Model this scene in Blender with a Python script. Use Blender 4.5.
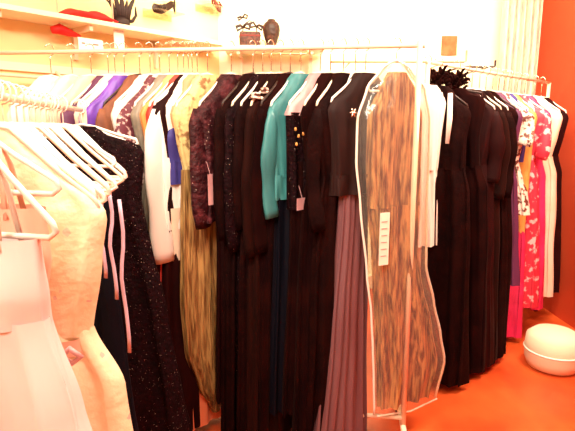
import bpy, math, random
from math import sin, cos, pi, radians as R
from mathutils import Vector, noise as mnoise
random.seed(7)
for o in list(bpy.data.objects): bpy.data.objects.remove(o)
SC = bpy.context.scene
COL = SC.collection

# ---------------------------------------------------------------- camera
F = 500.0; PITCH = math.atan(90.0/F); EYE = 1.5
cam = bpy.data.cameras.new('camera'); camo = bpy.data.objects.new('camera', cam); COL.objects.link(camo)
camo.location = (0, 0, EYE); camo.rotation_euler = (pi/2-PITCH, 0, 0)
cam.sensor_width = 36; cam.lens = 36*F/575; cam.clip_start = .02
SC.camera = camo
# ---------------------------------------------------------------- light
w = bpy.data.worlds.new('world'); SC.world = w; w.use_nodes = True
w.node_tree.nodes['Background'].inputs[0].default_value = (1, .72, .45, 1)
w.node_tree.nodes['Background'].inputs[1].default_value = .12
SC.view_settings.view_transform = 'Standard'; SC.view_settings.look = 'None'
SC.view_settings.gamma = 1; SC.view_settings.exposure = 1.1
def area(name, loc, target, sx, sy, power, color=(1, .87, .68)):
    l = bpy.data.lights.new(name, 'AREA'); l.shape = 'RECTANGLE'; l.size = sx; l.size_y = sy
    l.energy = power; l.color = color
    o = bpy.data.objects.new(name, l); COL.objects.link(o); o.location = loc
    o.rotation_euler = (Vector(target)-Vector(loc)).to_track_quat('-Z', 'Y').to_euler()
    return o
area('ceiling_light_front', (-.1, .9, 2.85), (-.1, 1.7, 1.2), 1.6, .5, 50)
area('ceiling_light_back', (.5, 3.35, 2.86), (.7, 4.5, 2.1), 2.4, .5, 60, (1, .88, .62))
area('ceiling_light_aisle', (1.6, 2.3, 2.86), (1.5, 2.7, 0), .8, .6, 46, (1, .82, .62))
area('fill_light_near', (-.9, -.6, 2.8), (-.5, 1.2, 1.0), 1.0, .6, 34, (1, .90, .76))  # added fill from behind the camera, brightens the fronts of the near gowns
area('ceiling_light_left', (-1.0, 2.3, 2.86), (-1.3, 3.3, 2.0), .9, .4, 9, (1, .86, .6))

# ---------------------------------------------------------------- mesh helpers
def px_point(px, py, Y):
    rx = (px-287.5)/F; ry = (215.5-py)/F
    t = Y/(cos(PITCH)+ry*sin(PITCH))
    return Vector((t*rx, Y, EYE+t*(-sin(PITCH)+ry*cos(PITCH))))
class MB:
    def __init__(s): s.v = []; s.f = []
    def add(s, v, f):
        n = len(s.v); s.v += [tuple(p) for p in v]; s.f += [tuple(i+n for i in q) for q in f]; return s
    def box(s, x0, x1, y0, y1, z0, z1):
        return s.add([(x0,y0,z0),(x1,y0,z0),(x1,y1,z0),(x0,y1,z0),(x0,y0,z1),(x1,y0,z1),(x1,y1,z1),(x0,y1,z1)],
            [(0,3,2,1),(4,5,6,7),(0,1,5,4),(1,2,6,5),(2,3,7,6),(3,0,4,7)])
    def obox(s, p, q, half, z0, z1):
        """box along floor line p->q with half thickness"""
        d = (Vector(q)-Vector(p)).normalized(); n = Vector((-d.y, d.x))*half
        P = [Vector(p)-n, Vector(q)-n, Vector(q)+n, Vector(p)+n]
        return s.add([(a.x,a.y,z0) for a in P]+[(a.x,a.y,z1) for a in P],
            [(0,3,2,1),(4,5,6,7),(0,1,5,4),(1,2,6,5),(2,3,7,6),(3,0,4,7)])
    def tube(s, pts, r, n=8, closed=False, flat=1.0):
        pts = [Vector(p) for p in pts]; m = len(pts); v = []; f = []
        up = Vector((0, 1, 0))
        for i, p in enumerate(pts):
            if closed: d = pts[(i+1) % m]-pts[i-1]
            else: d = pts[min(i+1, m-1)]-pts[max(i-1, 0)]
            d = d.normalized() if d.length > 1e-9 else Vector((0,0,1))
            u = up if abs(d.dot(up)) < .95 else Vector((1, 0, 0))
            a = d.cross(u).normalized(); b = a.cross(d).normalized()
            rr = r[i] if isinstance(r, (list, tuple)) else r
            for k in range(n):
                t = 2*pi*k/n; v.append(p+a*(rr*cos(t))+b*(rr*flat*sin(t)))
        for i in range(m if closed else m-1):
            j = (i+1) % m
            for k in range(n): f.append((i*n+k, i*n+(k+1) % n, j*n+(k+1) % n, j*n+k))
        if not closed: f += [tuple(range(n-1, -1, -1)), tuple((m-1)*n+k for k in range(n))]
        return s.add(v, f)
    def lathe(s, prof, c=(0,0,0), n=28, sx=1, sy=1, wob=None):
        v = []; f = []
        for i, (r, z) in enumerate(prof):
            for k in range(n):
                t = 2*pi*k/n; q = r*(1+(wob(t, z) if wob else 0))
                v.append((c[0]+q*cos(t)*sx, c[1]+q*sin(t)*sy, c[2]+z))
        for i in range(len(prof)-1):
            for k in range(n): f.append((i*n+k, i*n+(k+1) % n, (i+1)*n+(k+1) % n, (i+1)*n+k))
        f += [tuple(range(n-1, -1, -1)), tuple((len(prof)-1)*n+k for k in range(n))]
        return s.add(v, f)
    def build(s, name, mat, parent=None, smooth=True, bevel=0, solid=0):
        me = bpy.data.meshes.new(name); me.from_pydata(s.v, [], s.f); me.update()
        me.materials.append(mat)
        if smooth:
            for p in me.polygons: p.use_smooth = True
        o = bpy.data.objects.new(name, me); COL.objects.link(o)
        if bevel:
            b = o.modifiers.new('bevel', 'BEVEL'); b.width = bevel; b.segments = 2; b.limit_method = 'ANGLE'
        if solid:
            b = o.modifiers.new('solidify', 'SOLIDIFY'); b.thickness = solid
        if parent: o.parent = parent
        return o
def tag(o, label, cat, group=None):
    o['label'] = label; o['category'] = cat
    if group: o['group'] = group
    return o
def struct(o): o['kind'] = 'structure'; return o
def thing(name, label, cat, loc, rz=0, group=None):
    o = bpy.data.objects.new(name, None); COL.objects.link(o); o.empty_display_size = .05
    o.location = loc; o.rotation_euler = (0, 0, rz); return tag(o, label, cat, group)

# ---------------------------------------------------------------- materials
MC = {}
def mat(name, c, rough=.6, c2=None, scale=20, stretch=(1,1,1), bump=0, bscale=None, metal=0, sheen=0, spark=0, detail=3, lo=.4, hi=.6, spec=.4, sss=0):
    """principled material: base colour, optional second colour in a noise pattern, bump, glints"""
    key = name
    if key in MC: return MC[key]
    m = bpy.data.materials.new(name); m.use_nodes = True; MC[key] = m
    nt = m.node_tree; N = nt.nodes; L = nt.links; b = N['Principled BSDF']
    b.inputs['Base Color'].default_value = (*c, 1); b.inputs['Roughness'].default_value = rough
    b.inputs['Metallic'].default_value = metal; b.inputs['Specular IOR Level'].default_value = spec
    if sheen: b.inputs['Sheen Weight'].default_value = sheen; b.inputs['Sheen Tint'].default_value = (1,.5,.4,1)
    tc = N.new('ShaderNodeTexCoord'); mp = N.new('ShaderNodeMapping'); L.new(tc.outputs['Object'], mp.inputs[0])
    mp.inputs['Scale'].default_value = stretch
    if c2 is not None:
        n = N.new('ShaderNodeTexNoise'); n.inputs['Scale'].default_value = scale; n.inputs['Detail'].default_value = detail
        L.new(mp.outputs[0], n.inputs['Vector'])
        r = N.new('ShaderNodeValToRGB'); r.color_ramp.elements[0].position = lo; r.color_ramp.elements[1].position = hi
        r.color_ramp.elements[0].color = (*c, 1); r.color_ramp.elements[1].color = (*c2, 1)
        L.new(n.outputs['Fac'], r.inputs[0]); L.new(r.outputs[0], b.inputs['Base Color'])
    if bump:
        n2 = N.new('ShaderNodeTexNoise'); n2.inputs['Scale'].default_value = bscale or scale; n2.inputs['Detail'].default_value = 4
        L.new(mp.outputs[0], n2.inputs['Vector'])
        bp = N.new('ShaderNodeBump'); bp.inputs['Strength'].default_value = bump; bp.inputs['Distance'].default_value = .02
        L.new(n2.outputs['Fac'], bp.inputs['Height']); L.new(bp.outputs[0], b.inputs['Normal'])
    if spark:
        vo = N.new('ShaderNodeTexVoronoi'); vo.inputs['Scale'].default_value = spark; L.new(tc.outputs['Object'], vo.inputs['Vector'])
        r = N.new('ShaderNodeValToRGB'); r.color_ramp.elements[0].position = .93; r.color_ramp.elements[1].position = .95
        L.new(vo.outputs['Color'], r.inputs[0])
        mx = N.new('ShaderNodeMix'); mx.data_type = 'RGBA'; L.new(r.outputs[0], mx.inputs['Factor'])
        src = b.inputs['Base Color'].links[0].from_socket if b.inputs['Base Color'].is_linked else None
        if src: L.new(src, mx.inputs['A'])
        else: mx.inputs['A'].default_value = (*c, 1)
        mx.inputs['B'].default_value = (.75, .55, .45, 1)
        L.new(mx.outputs['Result'], b.inputs['Base Color'])
        mr = N.new('ShaderNodeMapRange'); mr.inputs['To Min'].default_value = rough; mr.inputs['To Max'].default_value = .25
        L.new(r.outputs[0], mr.inputs['Value']); L.new(mr.outputs[0], b.inputs['Roughness'])
    return m
def clear(name, tint=(1,.97,.9), gloss=.12, rough=.12, milk=.08):
    m = bpy.data.materials.new(name); m.use_nodes = True; nt = m.node_tree; N = nt.nodes; L = nt.links
    for n in list(N):
        if n.type != 'OUTPUT_MATERIAL': N.remove(n)
    out = [n for n in N if n.type == 'OUTPUT_MATERIAL'][0]
    tr = N.new('ShaderNodeBsdfTransparent'); tr.inputs[0].default_value = (*tint, 1)
    gl = N.new('ShaderNodeBsdfGlossy'); gl.inputs['Roughness'].default_value = rough
    df = N.new('ShaderNodeBsdfDiffuse'); df.inputs[0].default_value = (.9,.85,.78,1)
    lw = N.new('ShaderNodeLayerWeight'); lw.inputs['Blend'].default_value = .35
    mr = N.new('ShaderNodeMapRange'); mr.inputs['To Min'].default_value = gloss*.4; mr.inputs['To Max'].default_value = gloss*3
    L.new(lw.outputs['Fresnel'], mr.inputs['Value'])
    m1 = N.new('ShaderNodeMixShader'); m2 = N.new('ShaderNodeMixShader'); m2.inputs[0].default_value = milk
    nz = N.new('ShaderNodeTexNoise'); nz.inputs['Scale'].default_value = 9; nz.inputs['Detail'].default_value = 3
    tc = N.new('ShaderNodeTexCoord'); L.new(tc.outputs['Object'], nz.inputs['Vector'])
    bp = N.new('ShaderNodeBump'); bp.inputs['Strength'].default_value = .6; bp.inputs['Distance'].default_value = .03
    L.new(nz.outputs['Fac'], bp.inputs['Height']); L.new(bp.outputs[0], gl.inputs['Normal'])
    L.new(mr.outputs[0], m1.inputs[0]); L.new(tr.outputs[0], m1.inputs[1]); L.new(gl.outputs[0], m1.inputs[2])
    L.new(m1.outputs[0], m2.inputs[1]); L.new(df.outputs[0], m2.inputs[2]); L.new(m2.outputs[0], out.inputs[0])
    return m

M_wall  = mat('cream_wall_paint', (.94,.78,.42), .85, (.90,.64,.32), 1.1, lo=.35, hi=.75)
M_wallb = mat('white_wall_paint', (.94,.88,.62), .85, (.95,.90,.72), 1.3)
M_red   = mat('red_orange_wall_paint', (.52,.050,.010), .75, (.46,.04,.008), 1.5)
M_peachwall = mat('peach_wall_paint', (.86,.42,.24), .85, (.80,.36,.20), 1.2)
M_ceil  = mat('ceiling_paint', (.85,.78,.66), .9)
M_floor = mat('red_orange_floor', (.42,.040,.008), .36, (.72,.12,.025), 2.6, stretch=(1,.7,1), detail=6, lo=.35, hi=.7, bump=.05, bscale=8)
M_shelf = mat('cream_shelf_laminate', (.92,.80,.60), .5)
M_white = mat('white_plastic', (.90,.84,.76), .35)
M_ivoryp= mat('ivory_plastic', (.92,.78,.60), .35)
M_pinkp = mat('blush_plastic', (.88,.62,.50), .3)
M_blackp= mat('black_plastic', (.03,.015,.012), .35)
M_chrome= mat('chrome', (.85,.72,.6), .22, metal=1)
M_paint = mat('cream_painted_steel', (.90,.68,.50), .35)
M_card  = mat('white_card', (.93,.92,.88), .6)
M_grey  = mat('grey_ink', (.25,.18,.15), .7)
M_clear = clear('clear_vinyl', gloss=.10, milk=.07)
M_acryl = clear('clear_acrylic', gloss=.1, milk=.05)
M_pipe  = mat('white_piping', (.93,.85,.75), .4)

# ---------------------------------------------------------------- room
cornerL = (-.62, 4.50); backR = (1.86, 4.62)
def wall(name, p, q, m, h=2.9): return struct(MB().obox(p, q, .05, 0, h).build(name, m, smooth=False))
struct(MB().box(-3.4, 3.4, -1.6, 5.6, -.1, 0).build('floor', M_floor, smooth=False))
struct(MB().box(-3.4, 3.4, -1.6, 5.6, 2.9, 3.0).build('ceiling', M_ceil, smooth=False))
wall('wall_left', (-3.15, 1.46), (-.62, 4.58), M_wall)
wall('wall_back', (-.62, 4.58), (2.55, 4.70), M_wallb)
wall('wall_right', (2.30, -1.5), (2.18, 4.62), M_red)
wall('wall_near', (-3.2, -1.5), (2.3, -1.5), M_wall)
wall('wall_side', (-3.15, -1.5), (-3.15, 1.46), M_wall)
struct(MB().box(-.55, 2.1, 4.48, 4.54, 0, .12).build('baseboard_back', M_shelf, smooth=False))

# ---------------------------------------------------------------- cloth lofts
def smooth_prof(prof, nr):
    out = []
    zs = [p[0] for p in prof]; z0, z1 = zs[0], zs[-1]
    # denser rings near the shoulders
    for i in range(nr+1):
        u = i/nr; z = z0+(z1-z0)*(u**1.35)
        k = 0
        while k < len(prof)-2 and z < prof[k+1][0]: k += 1
        a, b = prof[k], prof[k+1]; t = (a[0]-z)/max(1e-9, a[0]-b[0]); t = min(1, max(0, t)); t2 = t*t*(3-2*t)*.5+t*.5
        out.append((z,)+tuple(a[j]+(b[j]-a[j])*t2 for j in range(1, len(a))))
    return out
def loft(prof, nf=9, seed=0, n=72, nr=44, drift=.6, cap=False):
    """prof rows: (z, xl, xr, t, amp): left edge, right edge, half thickness, fold depth"""
    rg = random.Random(seed); p0, p1, p2 = [rg.uniform(0, 6.28) for _ in range(3)]
    rows = smooth_prof(prof, nr); v = []; f = []
    L = prof[0][0]-prof[-1][0]
    for (z, xl, xr, t, amp) in rows:
        c = (xl+xr)/2; hw = (xr-xl)/2; u = (prof[0][0]-z)/L
        for k in range(n):
            a = 2*pi*k/n; ca, sa = cos(a), sin(a)
            x = hw*math.copysign(abs(ca)**.85, ca); y = t*math.copysign(abs(sa)**.8, sa)
            fo = sin(nf*a+p0+drift*u*2)+.55*sin((nf*1.9//1)*a+p1-drift*u*3)+.4*sin(3*a+p2+2*u)
            fo += .9*mnoise.noise(Vector((x*14+seed, y*14, z*2.2)))
            y += amp*fo*(.35+.65*abs(sa)); x += amp*.55*fo*abs(ca)
            v.append((c+x, y, z))
    for i in range(len(rows)-1):
        for k in range(n): f.append((i*n+k, (i+1)*n+k, (i+1)*n+(k+1) % n, i*n+(k+1) % n))
    if cap: f.append(tuple(range(n)))
    return v, f
def sym(rows, tk=1.0): return [(z, -w, w, t*tk, a) for (z, w, t, a) in rows]

def hanger(loc, rz, m, label, group, sh=.20, drop=.10, hookm=None, neck=0):
    t = thing('clothes_hanger', label, 'hanger', loc, rz, group)
    b = MB()
    pts = [(0,0,-.075), (sh*.25,0,-.085), (sh*.6,0,-.085-drop*.5), (sh*.97,0,-.08-drop), (sh,0,-.095-drop), (sh*.93,0,-.105-drop),
           (0,0,-.10-drop), (-sh*.93,0,-.105-drop), (-sh,0,-.095-drop), (-sh*.97,0,-.08-drop), (-sh*.6,0,-.085-drop*.5), (-sh*.25,0,-.085)]
    pts = [(x, y, z-neck) for (x, y, z) in pts]
    b.tube(pts, .0055, 8, closed=True); b.build('hanger_arms', m, t)
    h = MB(); hp = [(0,0,-.078-neck), (0,0,-.045)]
    for k in range(10):
        a = -pi/2+pi*1.35*k/9
        hp.append((.021*cos(a), 0, -.0155+.0255*sin(a)+.008))
    h.tube(hp, .0024, 6); h.build('hook', hookm or (m if 'left' in (group or '') else M_chrome), t)
    return t

SER = [0]
def garment(name, cat, label, loc, ang, m, *, length=1.5, sh=.20, waist=.15, hem=.24, t=.045, amp=.012, nf=9, drop=.10,
            top='shoulder', sleeve=None, sleeve_m=None, slw=.055, skirt_m=None, waist_z=.52, inner=None, inner_len=1.6, inner_w=.15,
            taper=None, extras=None, group=None, hg=None, hlabel=None, hgroup=None, nr=44, straps_m=None, neck=0):
    """ang: heading of the +x (far/right) shoulder. origin sits on the rail."""
    SER[0] += 1; sd = SER[0]*13
    rz = ang
    loc0 = loc; loc = (loc[0], loc[1], loc[2]-neck)
    r = thing(name, label, cat, loc, rz, group)
    n0 = -.082
    if top == 'shoulder':
        up = [(n0, .055, .032, 0), (n0-.03, .085, .034, .001), (n0-.02-drop*.5, sh*.62, .036, .001), (n0-.018-drop, sh*.97, .034, .002), (n0-.05-drop, sh+.008, .040, .003), (-.36, sh-.01, t, amp*.4), (-waist_z, waist, t*.9, amp*.5)]
    else:                                                     # bodice hung by straps
        z0 = -.17-drop*.6
        up = [(z0, sh*.78, .036, .002), (z0-.10, sh*.80, t, .003), (-waist_z, waist, t*.85, amp*.4)]
    L = length
    lowp = [(-waist_z+.012, waist+.002, t*.9, amp*.5), (-waist_z-.12, waist*.6+hem*.4, t*1.0, amp*.8), (-waist_z-.5 if L > waist_z+.6 else -(waist_z+L)/2-.02, waist*.3+hem*.7, t*1.1, amp), (-L, hem, t*1.25, amp*1.35)]
    if taper: lowp = taper
    v, f = loft(sym(up), nf, sd, nr=26)
    MB().add(v, f).build('bodice', m, r)
    if L > waist_z+.03:
        v, f = loft(sym(lowp) if len(lowp[0]) == 4 else lowp, nf, sd, nr=nr)
        MB().add(v, f).build('skirt', skirt_m or m, r)
    if top == 'straps':
        for s in (-1, 1):
            b = MB(); zt = -.08-drop*.42
            b.tube([(s*sh*.5, -.030, -.19-drop*.6), (s*sh*.45, -.016, zt-.03), (s*sh*.42, 0, zt+.012), (s*sh*.45, .016, zt-.03), (s*sh*.5, .030, -.19-drop*.6)], .006, 6, flat=.5)
            b.build('strap', straps_m or m, r)
    if sleeve:
        for s in (-1, 1):
            x = s*(sh-.015); z = -.10-drop
            n = 14; pts = []; rr = []
            for i in range(n+1):
                u = i/n
                pts.append((x+s*(.02*sin(u*pi)+.012*u), -.015*u+.008*sin(u*5+sd), z-sleeve*u-.01)); rr.append(slw*.78*(.55+.45*min(1, u*6))*(1+.10*sin(u*9+sd)+.06*sin(u*17)))
            b = MB(); b.tube(pts, rr, 16, flat=.5); o = b.build('sleeve', sleeve_m or m, r)
    if inner:
        rows = [(-.45, inner_w*.95, t*.8, .003), (-.8, inner_w, t*.9, amp), (-inner_len, inner_w*1.25, t*1.2, amp*1.5)]
        v, f = loft(sym(rows), nf+2, sd+5, nr=nr); MB().add(v, f).build('underskirt', inner, r)
    if extras: extras(r)
    if hg is not None:
        hanger(loc0, rz, hg, hlabel, hgroup, sh=sh-.012, drop=drop, neck=neck)
    return r

# ================================================================ clothes racks
def rack(label, p, q, z, m, ra=.0095, fl=.25, post_r=.0125, top=.05, loc0=None):
    p = Vector((p[0], p[1], 0)); q = Vector((q[0], q[1], 0)); d = (q-p); L = d.length; a = math.atan2(d.y, d.x)
    r = thing('clothes_rack', label, 'clothes rack', p, a)
    MB().tube([(-.02,0,z), (L+.02,0,z)], ra, 14).build('hanging_rail', m, r)
    for x in (0, L):
        MB().tube([(x,0,.06), (x,0,z+top)], post_r, 14).build('post', m, r)
        MB().tube([(x,-fl,.075), (x,fl,.075)], .014, 12).build('foot', m, r)
        for y in (-fl+.01, fl-.01):
            b = MB(); b.tube([(x-.011,y,.03), (x+.011,y,.03)], .029, 16); b.build('caster', M_blackp, r)
    MB().tube([(0,0,.12), (L,0,.12)], .011, 12).build('base_bar', m, r)
    return r
RZ = 1.842                                   # centre rack: top of the rail
CP, CQ = (-1.75, 2.45), (.556, 2.19)
rack('cream steel rack across the middle, packed with long dark gowns', CP, CQ, RZ-.0125, M_paint, top=.02)
def crail(x): return CP[1]+(CQ[1]-CP[1])*(x-CP[0])/(CQ[0]-CP[0])
NZ = 1.575
NP, NQ = (-.50, .55), (-.86, 2.15)
rack('low rack at the left front holding pastel gowns on pale hangers', NP, NQ, NZ-.0125, M_paint, top=.0)
def nrail(y): return NP[0]+(NQ[0]-NP[0])*(y-NP[1])/(NQ[1]-NP[1])
BZ = 1.832
BP, BQ = (.72, 2.66), (2.00, 3.94)
rack('rack on the right running back along the aisle beside the red floor', BP, BQ, BZ-.0125, M_paint, top=.0, fl=.06)

# ---------------------------------------------------------------- fabrics
DK = (.0065,.0006,.0006)
F_black = mat('black_crepe', DK, .8, (.012,.0015,.001), 9, bump=.2, bscale=60, spec=.07)
F_velvet= mat('black_velvet', (.006,.0006,.0008), .9, (.014,.002,.0015), 5, spec=.05, sheen=.015)
F_lace  = mat('black_lace', (.005,.0006,.001), .7, (.011,.0015,.003), 55, spec=.08, spark=600, bump=.5, bscale=70)
F_bead  = mat('maroon_beading', (.028,.003,.005), .55, (.15,.028,.035), 24, detail=5, lo=.45, hi=.75, bump=.6, bscale=60, spark=300, spec=.2)
F_maroon= mat('maroon_crepe', (.014,.0006,.0006), .7, (.020,.001,.001), 7, spec=.12)
F_brownv= mat('dark_brown_velvet', (.015,.002,.001), .8, (.007,.001,.0006), 6, stretch=(2,2,.5), spec=.08, sheen=.02)
F_teal  = mat('teal_satin', (.03,.16,.17), .42, (.05,.24,.25), 6, stretch=(2,2,.4), spec=.5)
F_navyg = mat('ink_blue_crepe', (.002,.002,.006), .7, spec=.12)
F_navy  = mat('navy_velvet', (.035,.025,.16), .6, (.05,.04,.22), 9, spec=.3)
F_white = mat('white_satin', (.93,.86,.80), .45, (.90,.80,.72), 4, stretch=(2,2,.5), bump=.1, bscale=8)
F_peachs= mat('peach_satin', (.90,.62,.45), .45, (.92,.70,.55), 4)
F_creaml= mat('cream_gold_lace', (.80,.60,.26), .55, (.28,.14,.05), 30, detail=4, lo=.5, hi=.62, bump=.4, bscale=40)
F_olive = mat('crinkled_gold_olive_silk', (.50,.29,.10), .42, (.16,.065,.018), 60, stretch=(1.6,1.6,.13), detail=6, lo=.38, hi=.64, bump=.9, bscale=30, spec=.5)
F_crink = mat('crinkled_bronze_taffeta', (.58,.30,.11), .36, (.12,.035,.010), 38, stretch=(1.7,1.7,.2), detail=7, lo=.40, hi=.62, bump=1.0, bscale=26, spec=.6)
F_mauve = mat('mauve_grey_chiffon', (.20,.080,.085), .6, (.16,.058,.064), 9, stretch=(2,2,.2), spec=.3, lo=.3, hi=.7)
F_purple= mat('purple_satin', (.20,.07,.50), .4, (.13,.04,.36), 8, stretch=(2,2,.3))
F_brown = mat('brown_jersey', (.24,.085,.04), .7, (.16,.05,.025), 8, stretch=(2,2,.4))
F_grey  = mat('grey_green_satin', (.30,.26,.20), .45, (.20,.17,.13), 9)
F_print = mat('maroon_floral_print', (.12,.02,.035), .6, (.75,.55,.5), 40, detail=3, lo=.52, hi=.60)
F_orange= mat('orange_satin', (.85,.30,.08), .45, (.90,.42,.16), 6)
F_redc  = mat('red_chiffon', (.75,.05,.03), .5, (.60,.03,.02), 6, stretch=(2,2,.3))
F_coral = mat('coral_satin', (.90,.22,.10), .4, (.92,.30,.15), 4)
F_pinks = mat('dusty_pink_satin', (.66,.36,.36), .35, (.50,.24,.25), 8)
F_sheer = mat('charcoal_crepe', (.012,.0025,.002), .65, (.020,.005,.004), 6, stretch=(2,2,.3), spec=.2)
F_floral= mat('pale_floral_applique', (.85,.65,.55), .5, (.12,.03,.02), 36, lo=.5, hi=.58)
F_pink  = mat('pale_pink_satin', (.94,.72,.70), .35, (.95,.80,.78), 3, spec=.4)
F_cream = mat('cream_embroidered_gown', (.94,.82,.56), .6, (.93,.75,.48), 45, lo=.4, hi=.7, bump=.15, bscale=60, spark=90)
F_blush = mat('blush_chiffon', (.90,.48,.34), .5, (.92,.58,.44), 5)
F_lav   = mat('lavender_ribbon', (.72,.50,.66), .35)
F_gold  = mat('gold_lame', (.75,.38,.10), .35, (.50,.22,.05), 16, stretch=(1,1,.4), bump=.4, bscale=20)
F_magen = mat('magenta_chiffon', (.80,.03,.14), .5, (.65,.02,.09), 6)
F_crims = mat('crimson_print', (.62,.03,.06), .5, (.85,.45,.45), 22, lo=.55, hi=.62)
F_tag   = mat('paper_tag', (.92,.80,.66), .6)
F_plum  = mat('plum_crepe', (.10,.02,.07), .6)

# ---------------------------------------------------------------- centre rack garments
def cx_for(px, a, w, rz=RZ, yfun=None, drop=.15):
    """rail x that puts the near shoulder edge at the picture column px"""
    x = 0
    for _ in range(20):
        Y = (yfun or crail)(x)-w*cos(a)
        zc = Y*cos(PITCH)+(EYE-(rz-drop-.1))*sin(PITCH)
        x = (px-287.5)/F*zc+w*sin(a)
    return x
HG = 'hangers on the centre rack'
def cen(px, name, cat, label, m, a=40, hg=None, hl=None, sh=.20, dz=0, **k):
    k.setdefault('neck', .045); k.setdefault('drop', .125); k['length'] -= .045
    a = R(a); x = cx_for(px, a, sh); y = crail(x)
    # far shoulder heading: (sin a, cos a)
    return garment(name, cat, label, (x, y, RZ+.004-dz), pi/2-a, m, sh=sh, hg=hg or M_white, hlabel=hl, hgroup=HG, **k)
def hang_tag(x, y, z, mm, w=.03, h=.07, name='price_tag'):
    def f(r):
        b = MB(); b.box(x-w/2, x+w/2, y-.0015, y+.0015, z-h, z); b.tube([(x,y,z), (x,y+.02,z+.05)], .0012, 5)
        b.build(name, mm, r, smooth=False)
    return f
def wl(t): return 'white hanger holding the '+t
# hidden-ish left end, behind the pastel rack
cen(8,  'evening_gown','dress','ivory gown at the far left end of the centre rack', F_white, length=1.55, hl=wl('ivory gown at the far left end'))
cen(30, 'evening_gown','dress','peach gown next to the left end of the centre rack', F_peachs, length=1.5, hl=wl('peach gown near the left end'))
cen(50, 'evening_gown','dress','blush chiffon gown on the centre rack seen above the pale hangers', F_blush, length=1.5, hl=wl('blush chiffon gown'))
cen(68, 'blouse','blouse','short dark plum top left of the purple gown', F_plum, length=.7, waist=.16, hem=.18, t=.035, sleeve=.2, hl=wl('plum top'))
cen(75, 'slip_dress','dress','pale pink slip dress hanging just left of the purple gown', F_peachs, length=1.2, t=.03, hl=wl('pale pink slip dress'))
cen(85, 'evening_gown','dress','bright purple satin gown on the centre rack', F_purple, length=1.55, sleeve=.25, amp=.016, hl=wl('purple gown'))
cen(101,'evening_gown','dress','brown jersey gown between the purple and white-shouldered ones', F_brown, length=1.74, amp=.014, t=.04, sleeve=.35, hl='dark-tipped hanger holding the brown gown', hg=M_blackp)
cen(112,'evening_gown','dress','white-shouldered gown with grey-green skirt on the centre rack', F_white, skirt_m=F_grey, waist_z=.36, length=1.74, waist=.19, t=.035, hl=wl('white-shouldered gown'))
cen(122,'blouse','blouse','maroon and white floral print blouse on the centre rack', F_print, length=.75, hem=.19, waist=.17, t=.032, sleeve=.3, hl=wl('floral print blouse'))
cen(132,'evening_gown','dress','grey-green satin gown beside the floral print blouse', F_grey, length=1.74, t=.035, hl=wl('grey-green gown'))
cen(141,'evening_gown','dress','orange satin gown on the centre rack', F_orange, length=1.74, t=.034, hl=wl('orange gown'))
cen(147,'evening_gown','dress','red chiffon gown next to the long white robe', F_redc, length=1.74, t=.036, hl=wl('red chiffon gown'))
cen(152,'evening_gown','dress','dark maroon gown falling below the white robe', F_maroon, length=1.79, hem=.26, t=.04, amp=.016, drop=.12, hl=wl('dark maroon gown under the robe'))
cen(154,'satin_robe','robe','long white satin robe with peach lining at its hem', F_white, length=.80, waist=.19, hem=.19, t=.045, waist_z=.45, sleeve=.66, slw=.062, inner=None, hl=wl('white satin robe'), a=44,
    extras=lambda r: MB().add(*loft(sym([(-.66,.186,.05,.004),(-.90,.17,.05,.006)]), 6, 4, nr=8)).build('hem_lining', F_peachs, r))
cen(165,'bolero','jacket','small navy velvet bolero hung low beside the white robe', F_navy, sh=.17, dz=.16, length=.44, waist=.165, hem=.17, waist_z=.30, t=.045, drop=.06, hl=wl('navy bolero'))
cen(171,'evening_gown','dress','coral satin gown showing low behind the olive one', F_coral, a=40, sh=.15, length=1.80, hem=.13, waist=.10, t=.025, amp=.006, hl=wl('coral gown'))
cen(174,'evening_gown','dress','crinkled olive gold gown with cream lace top', F_creaml, skirt_m=F_olive, sh=.19, length=1.7, waist_z=.50, waist=.15, t=.045, amp=.010, nf=12, hl='white hanger holding the olive gold gown', nr=60,
    taper=[(-.49,-.16,.14,.042,.005),(-.75,-.175,.14,.046,.010),(-1.1,-.19,.16,.05,.012),(-1.34,-.175,.16,.05,.012),(-1.52,-.115,.08,.045,.008),(-1.70,-.03,.01,.02,.002)])
def flowers(mm, cx, cz, n=7, y=-.04, sc=.016, name='applique'):
    def f(r):
        b = MB(); rg = random.Random(int(abs(cx*1000)+abs(cz*991)))
        for i in range(n):
            x = cx+rg.uniform(-.05,.05); z = cz+rg.uniform(-.07,.06)
            b.lathe([(.001,-.006),(sc,-.004),(sc*.8,.006),(.002,.009)], (x, y+rg.uniform(-.01,.01), z), 10)
        o = b.build(name, mm, r)
        o['kind'] = 'stuff'
    return f
def both(*fs):
    def f(r):
        for g in fs: g(r)
    return f
cen(197,'beaded_jacket','jacket','maroon beaded jacket over a long black skirt', F_bead, length=.76, hem=.21, waist=.185, t=.05, sleeve=.50, slw=.06, inner=F_maroon, inner_w=.10, nr=50,
    hl=wl('maroon beaded jacket'), extras=hang_tag(-.205, -.075, -.50, F_pinks, .025, .13))
cen(220,'evening_gown','dress','plain black gown right of the maroon beaded jacket', F_black, hem=.23, waist=.13, length=1.79, sleeve=.55, t=.05, amp=.016, hl='black hanger of the plain black gown', hg=M_blackp)
cen(230,'evening_gown','dress','black sequined evening gown with glints on its cuffs', F_lace, hem=.19, length=1.79, sleeve=.6, t=.045, amp=.016, hl='hanger of the sequined black gown', hg=M_ivoryp)
cen(239,'evening_gown','dress','black gown with pale floral applique at the neck', F_black, length=1.79, sleeve=.5, t=.045, amp=.014, hl=wl('floral-necked black gown'),
    extras=both(flowers(F_floral, -.11, -.17, 12, -.045, .020), flowers(F_floral, -.11, -.17, 10, .045, .018)))
cen(249,'evening_gown','dress','dark brown velvet gown left of the teal jacket', F_brownv, length=1.79, sleeve=.62, t=.05, amp=.014, hl='hanger of the dark brown velvet gown', hg=M_ivoryp)
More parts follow.
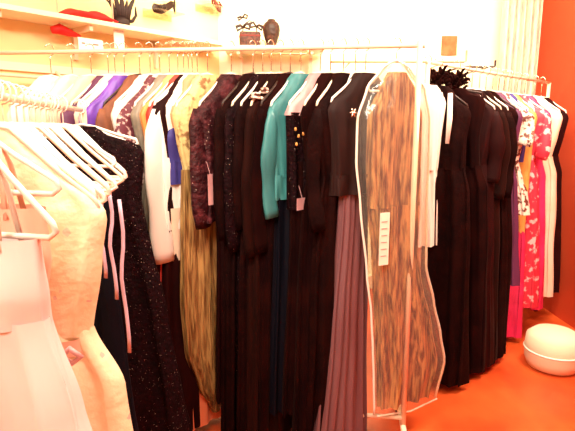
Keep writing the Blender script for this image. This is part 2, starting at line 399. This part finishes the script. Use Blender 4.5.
cen(259,'evening_gown','dress','black velvet gown tucked close behind the teal jacket', F_velvet, length=1.79, sleeve=.6, t=.04, amp=.014, hl='black hanger touching the teal jacket', hg=M_blackp)
cen(269,'satin_jacket','jacket','teal satin jacket over a long ink blue skirt', F_teal, length=.66, hem=.19, waist=.18, t=.04, sleeve=.45, slw=.05, inner=F_navyg, inner_w=.17, nr=50, a=42, hl=wl('teal jacket'))
cen(287,'evening_blouse','blouse','black sequined blouse with dusty pink satin yoke and long black skirt', F_pinks, skirt_m=F_lace, waist_z=.26, waist=.20, length=.70, hem=.19, t=.042, sleeve=None, inner=F_velvet, inner_w=.18, nr=50, a=46,
    hl='white hanger of the pink-yoked blouse', extras=both(hang_tag(-.17,-.06,-.60,F_pinks,.06,.05,'cuff_trim'), flowers(F_gold, -.17, -.36, 6, -.045, .006, 'sequins')))
cen(303,'evening_gown','dress','black velvet gown right of the pink-yoked blouse', F_velvet, length=1.79, t=.04, amp=.015, sh=.19, hl='ivory hanger right of the pink-yoked blouse', hg=M_ivoryp)
cen(315,'evening_gown','dress','black crepe gown hanging left of the brooch top', F_black, length=1.79, sleeve=.5, t=.045, amp=.015, sh=.20, hl='ivory hanger left of the brooch top', hg=M_ivoryp)
def brooch(r):
    b = MB()
    for k in range(6):
        a = k*pi/3; b.tube([(-.13,-.072,-.25), (-.13+.02*cos(a),-.072,-.25+.02*sin(a))], [.005,.002], 6)
    b.lathe([(.001,-.006),(.009,0),(.001,.006)], (-.13,-.074,-.25), 12); b.build('brooch', M_chrome, r)
cen(338,'evening_gown','dress','mauve grey pleated chiffon gown flaring to a wide hem', F_mauve, length=1.85, t=.04, amp=.012, nf=16, sh=.12, top='straps', waist=.09, a=42, nr=60, hl=wl('mauve grey pleated gown'),
    taper=[(-.50,-.09,.09,.04,.004),(-.7,-.10,.10,.045,.008),(-1.2,-.165,.10,.06,.013),(-1.77,-.235,.10,.08,.016)])
cen(329,'evening_blouse','blouse','charcoal top with wide neckline and small silver brooch', F_sheer, hem=.19, waist=.18, length=.64, t=.05, amp=.014, sh=.20, a=55, drop=.11, extras=brooch, hl=wl('charcoal top with the brooch'))

# garment bag with bronze gown
GA = R(25); gx = .462; gy = crail(gx)
gown = thing('evening_gown', 'crinkled bronze taffeta gown inside the clear garment bag', 'dress', (gx, gy, RZ+.004), GA)
v, f = loft([(-.125,-.04,.05,.03,.0),(-.19,-.085,.10,.034,.003),(-.30,-.135,.145,.038,.008),(-.5,-.135,.15,.04,.011),(-.7,-.12,.15,.045,.012)], 8, 91, nr=30); MB().add(v, f).build('bodice', F_crink, gown)
v, f = loft([(-.69,-.12,.15,.045,.012),(-.9,-.09,.15,.048,.015),(-1.05,-.08,.18,.05,.016),(-1.3,-.055,.26,.052,.017),(-1.5,-.04,.31,.048,.018),(-1.67,-.035,.27,.040,.014)], 9, 92, nr=50); MB().add(v, f).build('skirt', F_crink, gown)
hanger((gx, gy, RZ+.004), GA, M_white, 'white hanger inside the clear garment bag', HG, sh=.14)
bag = thing('garment_bag', 'clear vinyl garment bag with white piping hanging by the rack post', 'garment bag', (gx, gy, RZ+.004), GA)
BPROF = [(-.085,-.03,.03,.02,0),(-.11,-.07,.07,.03,0),(-.19,-.14,.15,.05,.001),(-.32,-.185,.185,.062,.002),(-.5,-.185,.19,.066,.003),(-.68,-.160,.19,.07,.003),(-1.0,-.115,.205,.072,.003),(-1.19,-.085,.265,.074,.003),(-1.37,-.07,.32,.074,.003),(-1.51,-.06,.355,.07,.003),(-1.70,-.05,.31,.05,.002)]
v, f = loft(BPROF, 5, 5, nr=60); MB().add(v, f).build('clear_shell', M_clear, bag)
rows = smooth_prof(BPROF, 60)
for s in (0, 1):
    MB().tube([((r[1]-.006) if s == 0 else (r[2]+.006), -.004, r[0]) for r in rows], .0055, 8).build('piping', M_pipe, bag)
MB().tube([(-.05,-.02,-1.70),(.13,-.04,-1.71),(.31,-.02,-1.70)], .004, 8).build('hem_piping', M_pipe, bag)
b = MB(); b.box(-.115,-.066,-.082,-.079,-.94,-.71); b.build('paper_insert', F_tag, bag, smooth=False)
for i in range(6):
    b = MB(); b.box(-.107,-.078,-.0835,-.0822,-.75-.03*i,-.747-.03*i); b.build('printed_line', F_pinks, bag, smooth=False)

# ---------------------------------------------------------------- near left rack
NH = 'pale hangers on the left front rack'
def near(y, name, cat, label, m, a=6, hl='', hg=None, dx=0, **k):
    x = nrail(y); k.setdefault('sh', .205)
    return garment(name, cat, label, (x+dx, y, NZ+.004), R(a), m, hg=hg or M_white, hlabel=hl, hgroup=NH, **k)
near(.84,'evening_gown','dress','pale pink satin gown nearest the camera, at bottom left', F_pink, a=-6, top='straps', length=1.4, sh=.19, waist=.15, hem=.36, waist_z=.42, t=.05, amp=.018, nf=7, drop=.16, taper=[(-.408,-.155,.152,.045,.006),(-.6,-.18,.19,.055,.014),(-.8,-.23,.25,.065,.018),(-1.45,-.36,.38,.10,.03)], straps_m=F_white, hl='white hanger carrying the pale pink gown')
def belt(r):
    v, f = loft([(-.525,-.163,.163,.056,.0),(-.56,-.165,.165,.057,.0)], 4, 3, nr=4); MB().add(v, f).build('belt', F_blush, r)
    b = MB()
    for s in (-1, 1): b.tube([(.13,-.075,-.54),(.13+s*.02,-.085,-.52),(.13+s*.04,-.08,-.54),(.13+s*.02,-.078,-.555),(.13,-.075,-.545)], .006, 8)
    b.tube([(.13,-.078,-.545),(.125,-.08,-.60),(.13,-.075,-.66)], .005, 6); b.build('bow', F_pinks, r)
near(1.02,'evening_gown','dress','cream embroidered gown with belted waist and small bow', F_cream, a=2, dx=.015, top='shoulder', length=1.5, waist=.165, hem=.31, t=.05, amp=.012, drop=.13, extras=belt, sleeve=None, hl='white hanger carrying the cream belted gown')
near(.94,'evening_gown','dress','blush chiffon gown between the pink and cream gowns at left', F_blush, a=-4, dx=-.03, top='straps', length=1.5, waist=.12, hem=.2, t=.03, hl='white hanger carrying the blush gown at left')
for i, (yy, mm, aa, ll) in enumerate([(.99, M_pinkp, 8, 'empty blush hanger just before the cream gown'), (1.13, M_ivoryp, 4, 'empty ivory hanger directly behind the cream gown'), (1.18, M_white, -8, 'empty white hanger tilted behind the cream gown'),
        (1.23, M_pinkp, 2, 'empty blush hanger in the middle of the left front rack'), (1.29, M_ivoryp, -4, 'empty ivory hanger past the blush one'), (1.34, M_white, 6, 'empty white hanger in the middle of the cluster'),
        (1.40, M_ivoryp, -6, 'empty ivory hanger in front of the ribboned dress'), (1.46, M_white, -10, 'empty white hanger just before the ribboned dress'), (1.08, M_white, 12, 'empty white hanger swung outward over the cream gown'), (1.52, M_ivoryp, 6, 'empty ivory hanger touching the ribboned dress'), (1.60, M_white, 10, 'empty white hanger just past the ribboned dress'), (1.66, M_pinkp, 4, 'empty blush hanger between ribboned and lace dresses'), (1.74, M_white, -5, 'empty white hanger just before the black lace dress')]):
    hanger((nrail(yy), yy, NZ+.004), R(aa), mm, ll, NH, sh=.21, drop=.15)
def ribbons(r):
    for (x, z0, z1) in ((.155,-.24,-.55), (.185,-.27,-.62), (.215,-.30,-.80)):
        b = MB(); n = 10
        b.tube([(x+.006*sin(i*.9), -.055-.004*sin(i*1.7), z0+(z1-z0)*i/n) for i in range(n+1)], .006, 8, flat=.3); b.build('ribbon', F_lav, r)
near(1.56,'evening_gown','dress','dark navy dress with loose lavender ribbons behind the cream gown', F_navyg, a=0, top='straps', length=1.3, waist=.15, hem=.22, t=.04, extras=ribbons, hl='white hanger of the ribboned navy dress')
def glint(r):
    b = MB(); rg = random.Random(3)
    for i in range(60):
        z = -.85-rg.random()*.75; x = .19+(-.85-z)*.08+rg.uniform(-.012,.012)
        b.lathe([(.0005,-.002),(.002,0),(.0005,.002)], (x, -.115-(-.85-z)*.02, z), 6)
    b.build('sequin_trim', M_chrome, r)['kind'] = 'stuff'
near(1.93,'evening_gown','dress','black lace gown with flared skirt at the far end of left rack', F_lace, a=-4, dx=.03, length=1.5, sh=.225, waist=.235, hem=.36, t=.07, amp=.014, drop=.05, waist_z=.5, hl='white hanger of the black lace gown', hg=M_white, nr=56,
     taper=[(-.49,-.235,.237,.07,.006),(-.8,-.24,.29,.08,.012),(-1.2,-.28,.35,.09,.018),(-1.52,-.32,.40,.10,.022)])
near(2.06,'evening_gown','dress','black crepe gown hidden behind the black lace one', F_black, a=-4, length=1.5, sh=.2, waist=.17, hem=.33, t=.05, drop=.06, hl='white hanger behind the black lace gown')

# ---------------------------------------------------------------- right rack garments
BH = 'hangers on the right rack'
bd = Vector((BQ[0]-BP[0], BQ[1]-BP[1])); bL = bd.length; bd.normalize()
def back(s, name, cat, label, m, a=-30, hl='', hg=None, **k):
    k.setdefault('neck', .05); k['length'] -= .05
    return garment(name, cat, label, (BP[0]+bd.x*s, BP[1]+bd.y*s, BZ+.004), R(a), m, hg=hg or M_white, hlabel=hl, hgroup=BH, **k)
def fluff(r, cx=0, n=90, mm=None):
    b = MB(); rg = random.Random(5)
    for i in range(n):
        a = rg.uniform(0, 2*pi); q = rg.uniform(.0,.05)
        p = Vector((cx+q*cos(a), q*sin(a)*.6, -.04+rg.uniform(-.045,.03))); d = Vector((cos(a)*.03, sin(a)*.02, rg.uniform(-.02,.045)))
        b.tube([p, p+d*.6+Vector((0,0,.008)), p+d], [.008,.007,.001], 6, flat=.5)
    b.build('feather_collar', mm or F_velvet, r)
def goldsash(r):
    b = MB(); b.tube([(-.03,-.045,-.10),(-.02,-.062,-.2),(-.025,-.072,-.28),(-.02,-.07,-.33)], [.022,.026,.02,.012], 12, flat=.3); b.build('gold_sash', F_creaml, r)
    b = MB(); b.tube([(.07,-.04,-.12),(.075,-.055,-.25),(.07,-.06,-.38)], [.012,.014,.01], 10, flat=.3); b.build('white_lapel', F_white, r)
sash = lambda r: (fluff(r), goldsash(r))
back(.11,'evening_gown','dress','black feather-collared gown with gold sash, nearest on right rack', F_black, a=-22, length=1.79, sh=.17, waist=.16, hem=.24, t=.06, amp=.018, hl='black hanger of the gold-sashed gown', hg=M_blackp, extras=sash)
def neckline(r):
    b = MB(); b.tube([(-.07,-.052,-.215),(0,-.058,-.222),(.07,-.052,-.215)], .004, 8); b.build('neck_trim', M_chrome, r); fluff(r)
back(.31,'evening_gown','dress','wide black velvet gown with silver neck trim and feather collar', F_velvet, a=-18, length=1.79, sh=.155, waist=.16, hem=.26, t=.06, amp=.018, drop=.03, hl='black hanger of the silver-trimmed gown', hg=M_blackp, extras=neckline)
back(.42,'evening_gown','dress','dark maroon gown right of the silver-trimmed black gown', F_maroon, a=-25, length=1.79, sh=.18, hem=.25, t=.05, amp=.018, sleeve=.4, hl='white hanger of the right rack maroon gown')
back(.51,'evening_gown','dress','dark brown velvet gown midway along the right rack', F_brownv, a=-28, length=1.79, sh=.18, hem=.24, t=.05, amp=.016, sleeve=.5, hl='ivory hanger midway along the right rack', hg=M_ivoryp)
back(.61,'evening_gown','dress','black gown with small white tag on the right rack', F_black, a=-28, length=1.79, sh=.18, hem=.24, t=.05, amp=.016, sleeve=.5, hl='white hanger of the tagged black gown', extras=hang_tag(.02,-.075,-.62,F_white,.03,.12))
back(.70,'evening_gown','dress','black velvet gown at the dark middle of the right rack', F_velvet, a=-32, length=1.79, sh=.19, hem=.23, t=.05, amp=.016, hl='black hanger beyond the tagged gown', hg=M_blackp)
back(.80,'evening_gown','dress','plum gown beside the white and pink lace dress', F_plum, a=-35, length=1.35, sh=.18, t=.04, hl='white hanger of the plum gown')
back(.89,'lace_dress','dress','white and pink lace dress on the right rack', F_floral, a=-36, length=.9, sh=.18, t=.04, sleeve=.2, hl='white hanger of the lace dress')
back(.97,'blouse','blouse','short navy top before the gold gown on right rack', F_navy, a=-38, length=.6, sh=.17, t=.035, hem=.17, hl='white hanger of the short navy top')
back(1.05,'evening_gown','dress','gold lame gown with magenta skirt on the right rack', F_gold, skirt_m=F_magen, a=-38, waist_z=1.0, length=1.79, sh=.18, waist=.17, hem=.2, t=.045, hl='white hanger of the gold and magenta gown')
back(1.19,'evening_gown','dress','crimson printed gown near the red wall', F_crims, a=-38, length=1.6, sh=.19, sleeve=.3, t=.05, hl='white hanger of the crimson printed gown')
back(1.33,'evening_gown','dress','magenta chiffon gown beside the crimson printed one', F_magen, a=-38, length=1.65, sh=.18, t=.05, hl='white hanger of the magenta gown')
back(1.52,'evening_gown','dress','peach satin gown towards the far end of the right rack', F_peachs, a=-38, length=1.6, sh=.19, t=.05, hl='white hanger of the peach gown by the red wall')
back(1.66,'evening_gown','dress','dark maroon gown at the far end of the right rack', F_maroon, a=-38, length=1.6, sh=.19, t=.05, hl='white hanger at the far end of the right rack')
# pale sheer gown between the two racks
back(-.0,'sheer_dress','dress','ivory sheer dress glimpsed between garment bag and black gowns', F_white, a=20, length=.98, sh=.11, waist=.09, hem=.11, t=.035, drop=.04, hl='white hanger of the ivory sheer dress')

# ---------------------------------------------------------------- shelves on the walls
wd = Vector((.63,.777)).normalized()     # along the left wall
a0 = math.atan2(4.58-1.46, -.62+3.15)
def leftwall(px, py, off):
    """point on the vertical plane 'off' in front of the left wall, seen at px,py"""
    u = Vector((cos(a0), sin(a0))); n = Vector((u.y, -u.x)); P = Vector((-.62, 4.58))+n*(.05+off)
    d = px_point(px, py, 1.0); k = (P.dot(n))/(Vector((d.x, d.y)).dot(n))
    return Vector((d.x*k, k, EYE+(d.z-EYE)*k))
sh = thing('wall_shelf','long cream shelf along the oblique left wall','shelf',(-.62,4.58,0), a0)
p1 = leftwall(200, 42, .26)
SZ = p1.z-.0
MB().box(-2.9,-.12,-.32,-.05,SZ,SZ+.03).build('shelf_board', M_shelf, sh, smooth=False, bevel=.003)
for x in (-2.5,-1.9,-1.35,-.7):
    b = MB(); b.box(x-.012,x+.012,-.28,-.052,SZ-.035,SZ); b.box(x-.012,x+.012,-.075,-.052,SZ-.2,SZ); b.build('bracket', M_paint, sh, smooth=False)
print('SZ', SZ)
low = thing('wall_rail','cream wall rail below the left shelf','rail',(-.62,4.58,0), a0)
MB().box(-2.9,-.15,-.075,-.05,SZ-.30,SZ-.25).build('rail_board', M_shelf, low, smooth=False)
MB().tube([(-2.9,-.17,SZ-.34),(-.35,-.17,SZ-.34)], .011, 10).build('rod', M_paint, low)
for x in (-2.4,-1.5,-.6): MB().tube([(x,-.052,SZ-.28),(x,-.17,SZ-.34)], .008, 8).build('rod_bracket', M_paint, low)
# upright shelf dividers
for pxx, lab in ((57,'slim dark upright near the left end of the wall shelf'), (112,'slim upright beside the black headpiece')):
    p = leftwall(pxx, 5, .24); u = MB(); u.tube([(0,0,SZ+.03),(0,0,2.88)], .006, 8)
    o = u.build('shelf_upright', M_paint); o.location = (p.x, p.y, 0); tag(o, lab, 'pole', 'uprights on the wall shelf')
# red cloth
M_cloth = mat('red_cloth', (.80,.02,.015), .6, (.65,.01,.01), 6)
p = leftwall(88, 15, .19)
rc = MB(); n = 26; vv = []; ff = []
for i in range(n+1):
    u = i/n
    for k in range(12):
        a = 2*pi*k/12; h = .034*(.45+abs(sin(pi*min(1,u*.95+.03)))**.7)*(1+.18*sin(u*11)+.2*mnoise.noise(Vector((u*6,k,0))))
        vv.append(((u-.5)*.36, .055*cos(a)*(1+.2*sin(u*9+k)), max(0, h*(1+sin(a))*.62)))
for i in range(n):
    for k in range(12): ff.append((i*12+k, (i+1)*12+k, (i+1)*12+(k+1) % 12, i*12+(k+1) % 12))
ff += [tuple(range(12)), tuple(n*12+k for k in range(11,-1,-1))]
o = rc.add(vv, ff).build('folded_scarf', M_cloth); o.location = (p.x, p.y, SZ+.031); o.rotation_euler = (0,0,a0); tag(o, 'crumpled bright red scarf lying on the left wall shelf', 'scarf')
p = leftwall(62, 27, .13); rs = MB()
rs.tube([(-.07,0,0),(-.02,-.01,.012),(.05,.005,.0),(.12,0,-.012)], [.02,.034,.024,.008], 12, flat=.8)
o = rs.build('red_sash', M_cloth); o.location = (p.x, p.y, SZ-.05); o.rotation_euler = (0,0,a0); tag(o, 'dark red sash tucked under the left shelf', 'sash')
# black feathered headpiece
F_feath = mat('black_feathers', (.02,.006,.006), .6)
p = leftwall(121, 20, .17)
hp = thing('feather_headpiece','black spiky feathered headpiece on the left wall shelf','headpiece',(p.x,p.y,SZ+.031), a0)
MB().lathe([(.055,0),(.065,.02),(.055,.05),(.03,.062)], n=20, sx=1, sy=.7).build('headband', F_feath, hp)
rg = random.Random(2)
for i in range(9):
    x = -.06+.015*i; h = .13+.06*rg.random(); q = (x*.6+rg.uniform(-.02,.02))
    MB().tube([(x*.8,0,.03),(x+q*.2,-.01,.03+h*.5),(x*1.25+q*.7,-.01,.03+h*.85),(x*1.3+q*1.3,0,.03+h)], [.016,.015,.010,.002], 8, flat=.5).build('feather', F_feath, hp)
MB().tube([(.05,0,.04),(.085,-.01,.05),(.115,-.01,.09),(.12,0,.15)], [.014,.013,.010,.004], 8).build('feather', F_feath, hp)

def heel_shoe(loc, rz, m, label, s=1.0, strap=True):
    t = thing('high_heel_sandal', label, 'shoe', loc, rz, 'sandals displayed on the left wall')
    b = MB(); b.tube([(-.10*s,0,.07*s),(-.06*s,0,.065*s),(0,0,.025*s),(.05*s,0,.008*s),(.12*s,0,.008*s),(.135*s,0,.010*s)], [.020*s,.026*s,.026*s,.034*s,.032*s,.01*s], 12, flat=.25); b.build('sole', m, t)
    b = MB(); b.tube([(-.085*s,0,.066*s),(-.092*s,0,0)], [.013*s,.006*s], 10); b.build('heel', m, t)
    for (x0, z) in ((.07,.035),(.03,.045)):
        b = MB(); b.tube([(x0*s,-.034*s,.012*s),(x0*s,-.02*s,z*s),(x0*s,.02*s,z*s),(x0*s,.034*s,.012*s)], .007*s, 6); b.build('toe_strap', m, t)
    b = MB(); b.tube([(-.09*s,0,.07*s),(-.095*s,0,.12*s),(-.06*s,-.03*s,.135*s),(-.03*s,0,.135*s),(-.06*s,.03*s,.135*s),(-.095*s,0,.12*s)], .006*s, 6); b.build('ankle_strap', m, t)
    return t
M_shoe = mat('dark_brown_patent', (.02,.004,.003), .3)
M_shoer= mat('dark_red_suede', (.14,.008,.006), .6)
def ledge(p, lab):
    t = thing('acrylic_ledge', lab, 'shelf', (p.x, p.y, p.z), a0)
    MB().box(-.13,.13,-.06,.10,-.006,0).build('ledge_plate', M_acryl, t, smooth=False); MB().box(-.13,.13,.10,.108,-.04,.02).build('mount', M_acryl, t, smooth=False)
p = leftwall(166, 12, .11); ledge(p, 'clear acrylic ledge under the dark strappy sandal'); heel_shoe((p.x,p.y,p.z+.001), a0+pi+.1, M_shoe, 'dark brown strappy sandal on a clear ledge above the left shelf')
p = leftwall(216, 7, .11); ledge(p, 'clear acrylic ledge near the wall corner'); heel_shoe((p.x,p.y,p.z+.001), a0+.5, M_shoer, 'dark red high heel near the wall corner at the top')
# shop cards on the left wall
def card(px, py, off, w_, h_, lab, lines=0, m=M_card):
    p = leftwall(px, py, off); t = thing('price_card', lab, 'sign', (p.x,p.y,p.z), a0)
    MB().box(-w_/2,w_/2,-.004,.004,-h_/2,h_/2).build('card_face', m, t, smooth=False)
    MB().box(-w_/2,w_/2,.004,off*.0+.012,h_/2-.01,h_/2+.004).build('clip', M_paint, t, smooth=False)
    rg = random.Random(int(px))
    for i in range(lines):
        b = MB(); x = -w_/2+.02; z = h_/2-.03-i*.045
        while x < w_/2-.03:
            l = rg.uniform(.02,.05); b.box(x, min(x+l, w_/2-.015), -.0055,-.004, z-.006, z+.003); x += l+.014
        b.build('faint_writing', M_grey, t, smooth=False)
card(91, 46, .20, .17, .085, 'wide white sign with two faint lines hanging below the left shelf', 2)
card(119, 39, .20, .075, .125, 'blank white card hanging under the shelf below the black headpiece')
card(174, 40, .12, .12, .10, 'cream blank card on the left wall near the corner', 0, M_shelf)

# back shelf + things on it
pz = px_point(270, 47, 4.28)
bs = thing('wall_shelf','cream shelf on the back wall carrying the handbag and vase','shelf',(0,4.52,0), 0)
MB().box(-.52,.30,-.34,0,pz.z-.028,pz.z).build('shelf_board', M_shelf, bs, smooth=False, bevel=.003)
for x in (-.4,.2):
    b = MB(); b.box(x-.012,x+.012,-.3,0,pz.z-.06,pz.z-.028); b.box(x-.012,x+.012,-.024,0,pz.z-.2,pz.z-.028); b.build('bracket', M_paint, bs, smooth=False)
M_bagm = mat('brown_sequin_bag', (.03,.005,.004), .5, (.09,.02,.012), 60, bump=.5, bscale=80, spark=150)
p = px_point(250, 44, 4.33)
hb = thing('beaded_handbag','dark brown boxy beaded handbag with bows on the back shelf','handbag',(p.x,p.y,pz.z+.001), .15)
b = MB(); b.box(-.085,.085,-.045,.045,0,.125); b.build('bag_body', M_bagm, hb, bevel=.012)
b = MB(); b.box(-.088,.088,-.048,.048,.085,.098); b.build('trim_band', M_shoer, hb, bevel=.004)
b = MB(); b.tube([(-.06,0,.12),(-.05,0,.18),(0,0,.215),(.05,0,.18),(.06,0,.12)], .005, 8); b.build('handle', M_shoe, hb)
def bowpart(x, z, s, ro):
    b = MB()
    for sg in (-1, 1):
        b.tube([(x,-.03,z),(x+sg*.025*s,-.035,z+.022*s+ro*sg),(x+sg*.055*s,-.03,z+.012*s+ro*sg),(x+sg*.05*s,-.03,z-.02*s+ro*sg),(x,-.03,z)], [.006,.013*s,.015*s,.012*s,.006], 8, flat=.5)
    b.build('bow', M_shoe, hb)
bowpart(-.055, .155, 1.0, .008); bowpart(.05, .165, .9, -.01); bowpart(-.06, .23, .7, .01)
p = px_point(271.5, 45, 4.33)
M_vase = mat('dark_carved_wood', (.022,.004,.002), .5, (.09,.02,.012), 24, detail=4, lo=.5, hi=.7, bump=.5, bscale=40)
va = thing('rounded_vase','dark brown rounded carved vase on the back shelf','vase',(p.x,p.y,pz.z+.001))
MB().lathe([(.040,0),(.045,.006),(.043,.03),(.052,.06),(.066,.10),(.072,.14),(.068,.17),(.055,.195),(.034,.21),(.030,.212)], n=36, wob=lambda t, z: .02*sin(10*t)).build('vase_body', M_vase, va)
MB().lathe([(.034,.208),(.032,.222),(.020,.226),(.018,.222)], n=24).build('rim', M_shoe, va)
# pale bottles at the end of the back shelf
M_glassg = mat('pale_green_glass', (.78,.82,.55), .2); 
for (xx, lab, mm) in ((305,'slim pale green bottle at the right end of the back shelf', M_glassg), (313,'small white bottle beside the pale green bottle', M_card)):
    p = px_point(xx, 45, 4.36)
    o = MB().lathe([(.020,0),(.024,.004),(.024,.09),(.010,.12),(.009,.15),(.012,.152)], n=20).build('bottle', mm); o.location = (p.x, p.y, pz.z+.001); tag(o, lab, 'bottle')
# display rods in front of the back wall
def wallrod(x0, x1, y, z, lab, m, up=.05):
    t = thing('display_rod', lab, 'rail', ((x0+x1)/2, y, z)); h = (x1-x0)/2
    MB().tube([(-h,0,0),(h-.01,0,0),(h,0,.01),(h,0,up)], .008, 10).build('rod', m, t)
    for s in (-.7,.7): MB().tube([(s*h,0,0),(s*h,4.60-y,0)], .006, 8).build('wall_arm', m, t)
M_rod = mat('brass_rod', (.55,.30,.16), .35, metal=.6)
p = px_point(345, 46, 4.1); q = px_point(466, 61, 4.1)
wallrod(px_point(262,53,4.1).x, px_point(308,53,4.1).x, 4.1, px_point(290,54,4.1).z, 'short brass rod below the back shelf', M_rod, .04)
wallrod(px_point(330,62,4.2).x, px_point(466,62,4.2).x, 4.2, px_point(400,62,4.2).z, 'long brass rod on the back wall seen past the rack post', M_rod, .09)
wallrod(px_point(455,67,4.0).x, px_point(495,67,4.0).x, 4.0, px_point(480,67,4.0).z, 'short dark rod with upturned tip above the right rack', M_shoe, .05)
# orange notice
p = px_point(450.5, 45, 4.56)
M_notice = mat('orange_notice', (.62,.10,.03), .7, (.72,.16,.06), 14)
ty = 4.58+(p.x+.62)*.12/3.17-.056
o = MB().box(-.068,.068,-.004,.0,-.082,.082).build('wall_notice', M_notice, smooth=False); o.location = (p.x, ty, p.z); tag(o, 'small orange square notice on the white back wall', 'notice')
# lace curtain in the back right corner
M_lacec = mat('pink_lace_curtain', (.90,.68,.52), .7, (.70,.34,.34), 34, stretch=(1.6,1.6,.35), detail=4, lo=.42, hi=.75)
cu = thing('lace_curtain','pink and cream lace curtain in the back right corner','curtain',(1.98,4.44,0))
vv = []; ff = []; nx, nz = 70, 20
for j in range(nz+1):
    for i in range(nx+1):
        x = -.17+.34*i/nx; vv.append((x, .028*sin(i*.62+.15*sin(j*.4))+.008*sin(i*1.7+j*.3), .25+2.55*j/nz))
for j in range(nz):
    for i in range(nx): ff.append((j*(nx+1)+i, j*(nx+1)+i+1, (j+1)*(nx+1)+i+1, (j+1)*(nx+1)+i))
MB().add(vv, ff).build('curtain_cloth', M_lacec, cu, solid=.003)
MB().tube([(-.19,0,2.82),(.19,0,2.82)], .012, 10).build('curtain_rod', M_paint, cu)
MB().tube([(.175,-.04,.25),(.175,-.04,2.8)], .016, 10).build('border_trim', M_ivoryp, cu)

# cream pouf on the floor at the right edge
p = px_point(551, 372, 2.95)
po = thing('round_pouf','round cream pouf on the red floor at the right','pouf',(p.x, p.y, 0))
M_pouf = mat('cream_upholstery', (.90,.70,.50), .7)
MB().lathe([(.10,0),(.145,.01),(.165,.06),(.168,.12),(.16,.20),(.12,.235),(.02,.24)], n=40).build('cushion', M_pouf, po)
MB().lathe([(.170,.112),(.174,.118),(.170,.124)], n=40).build('piping', M_pipe, po)
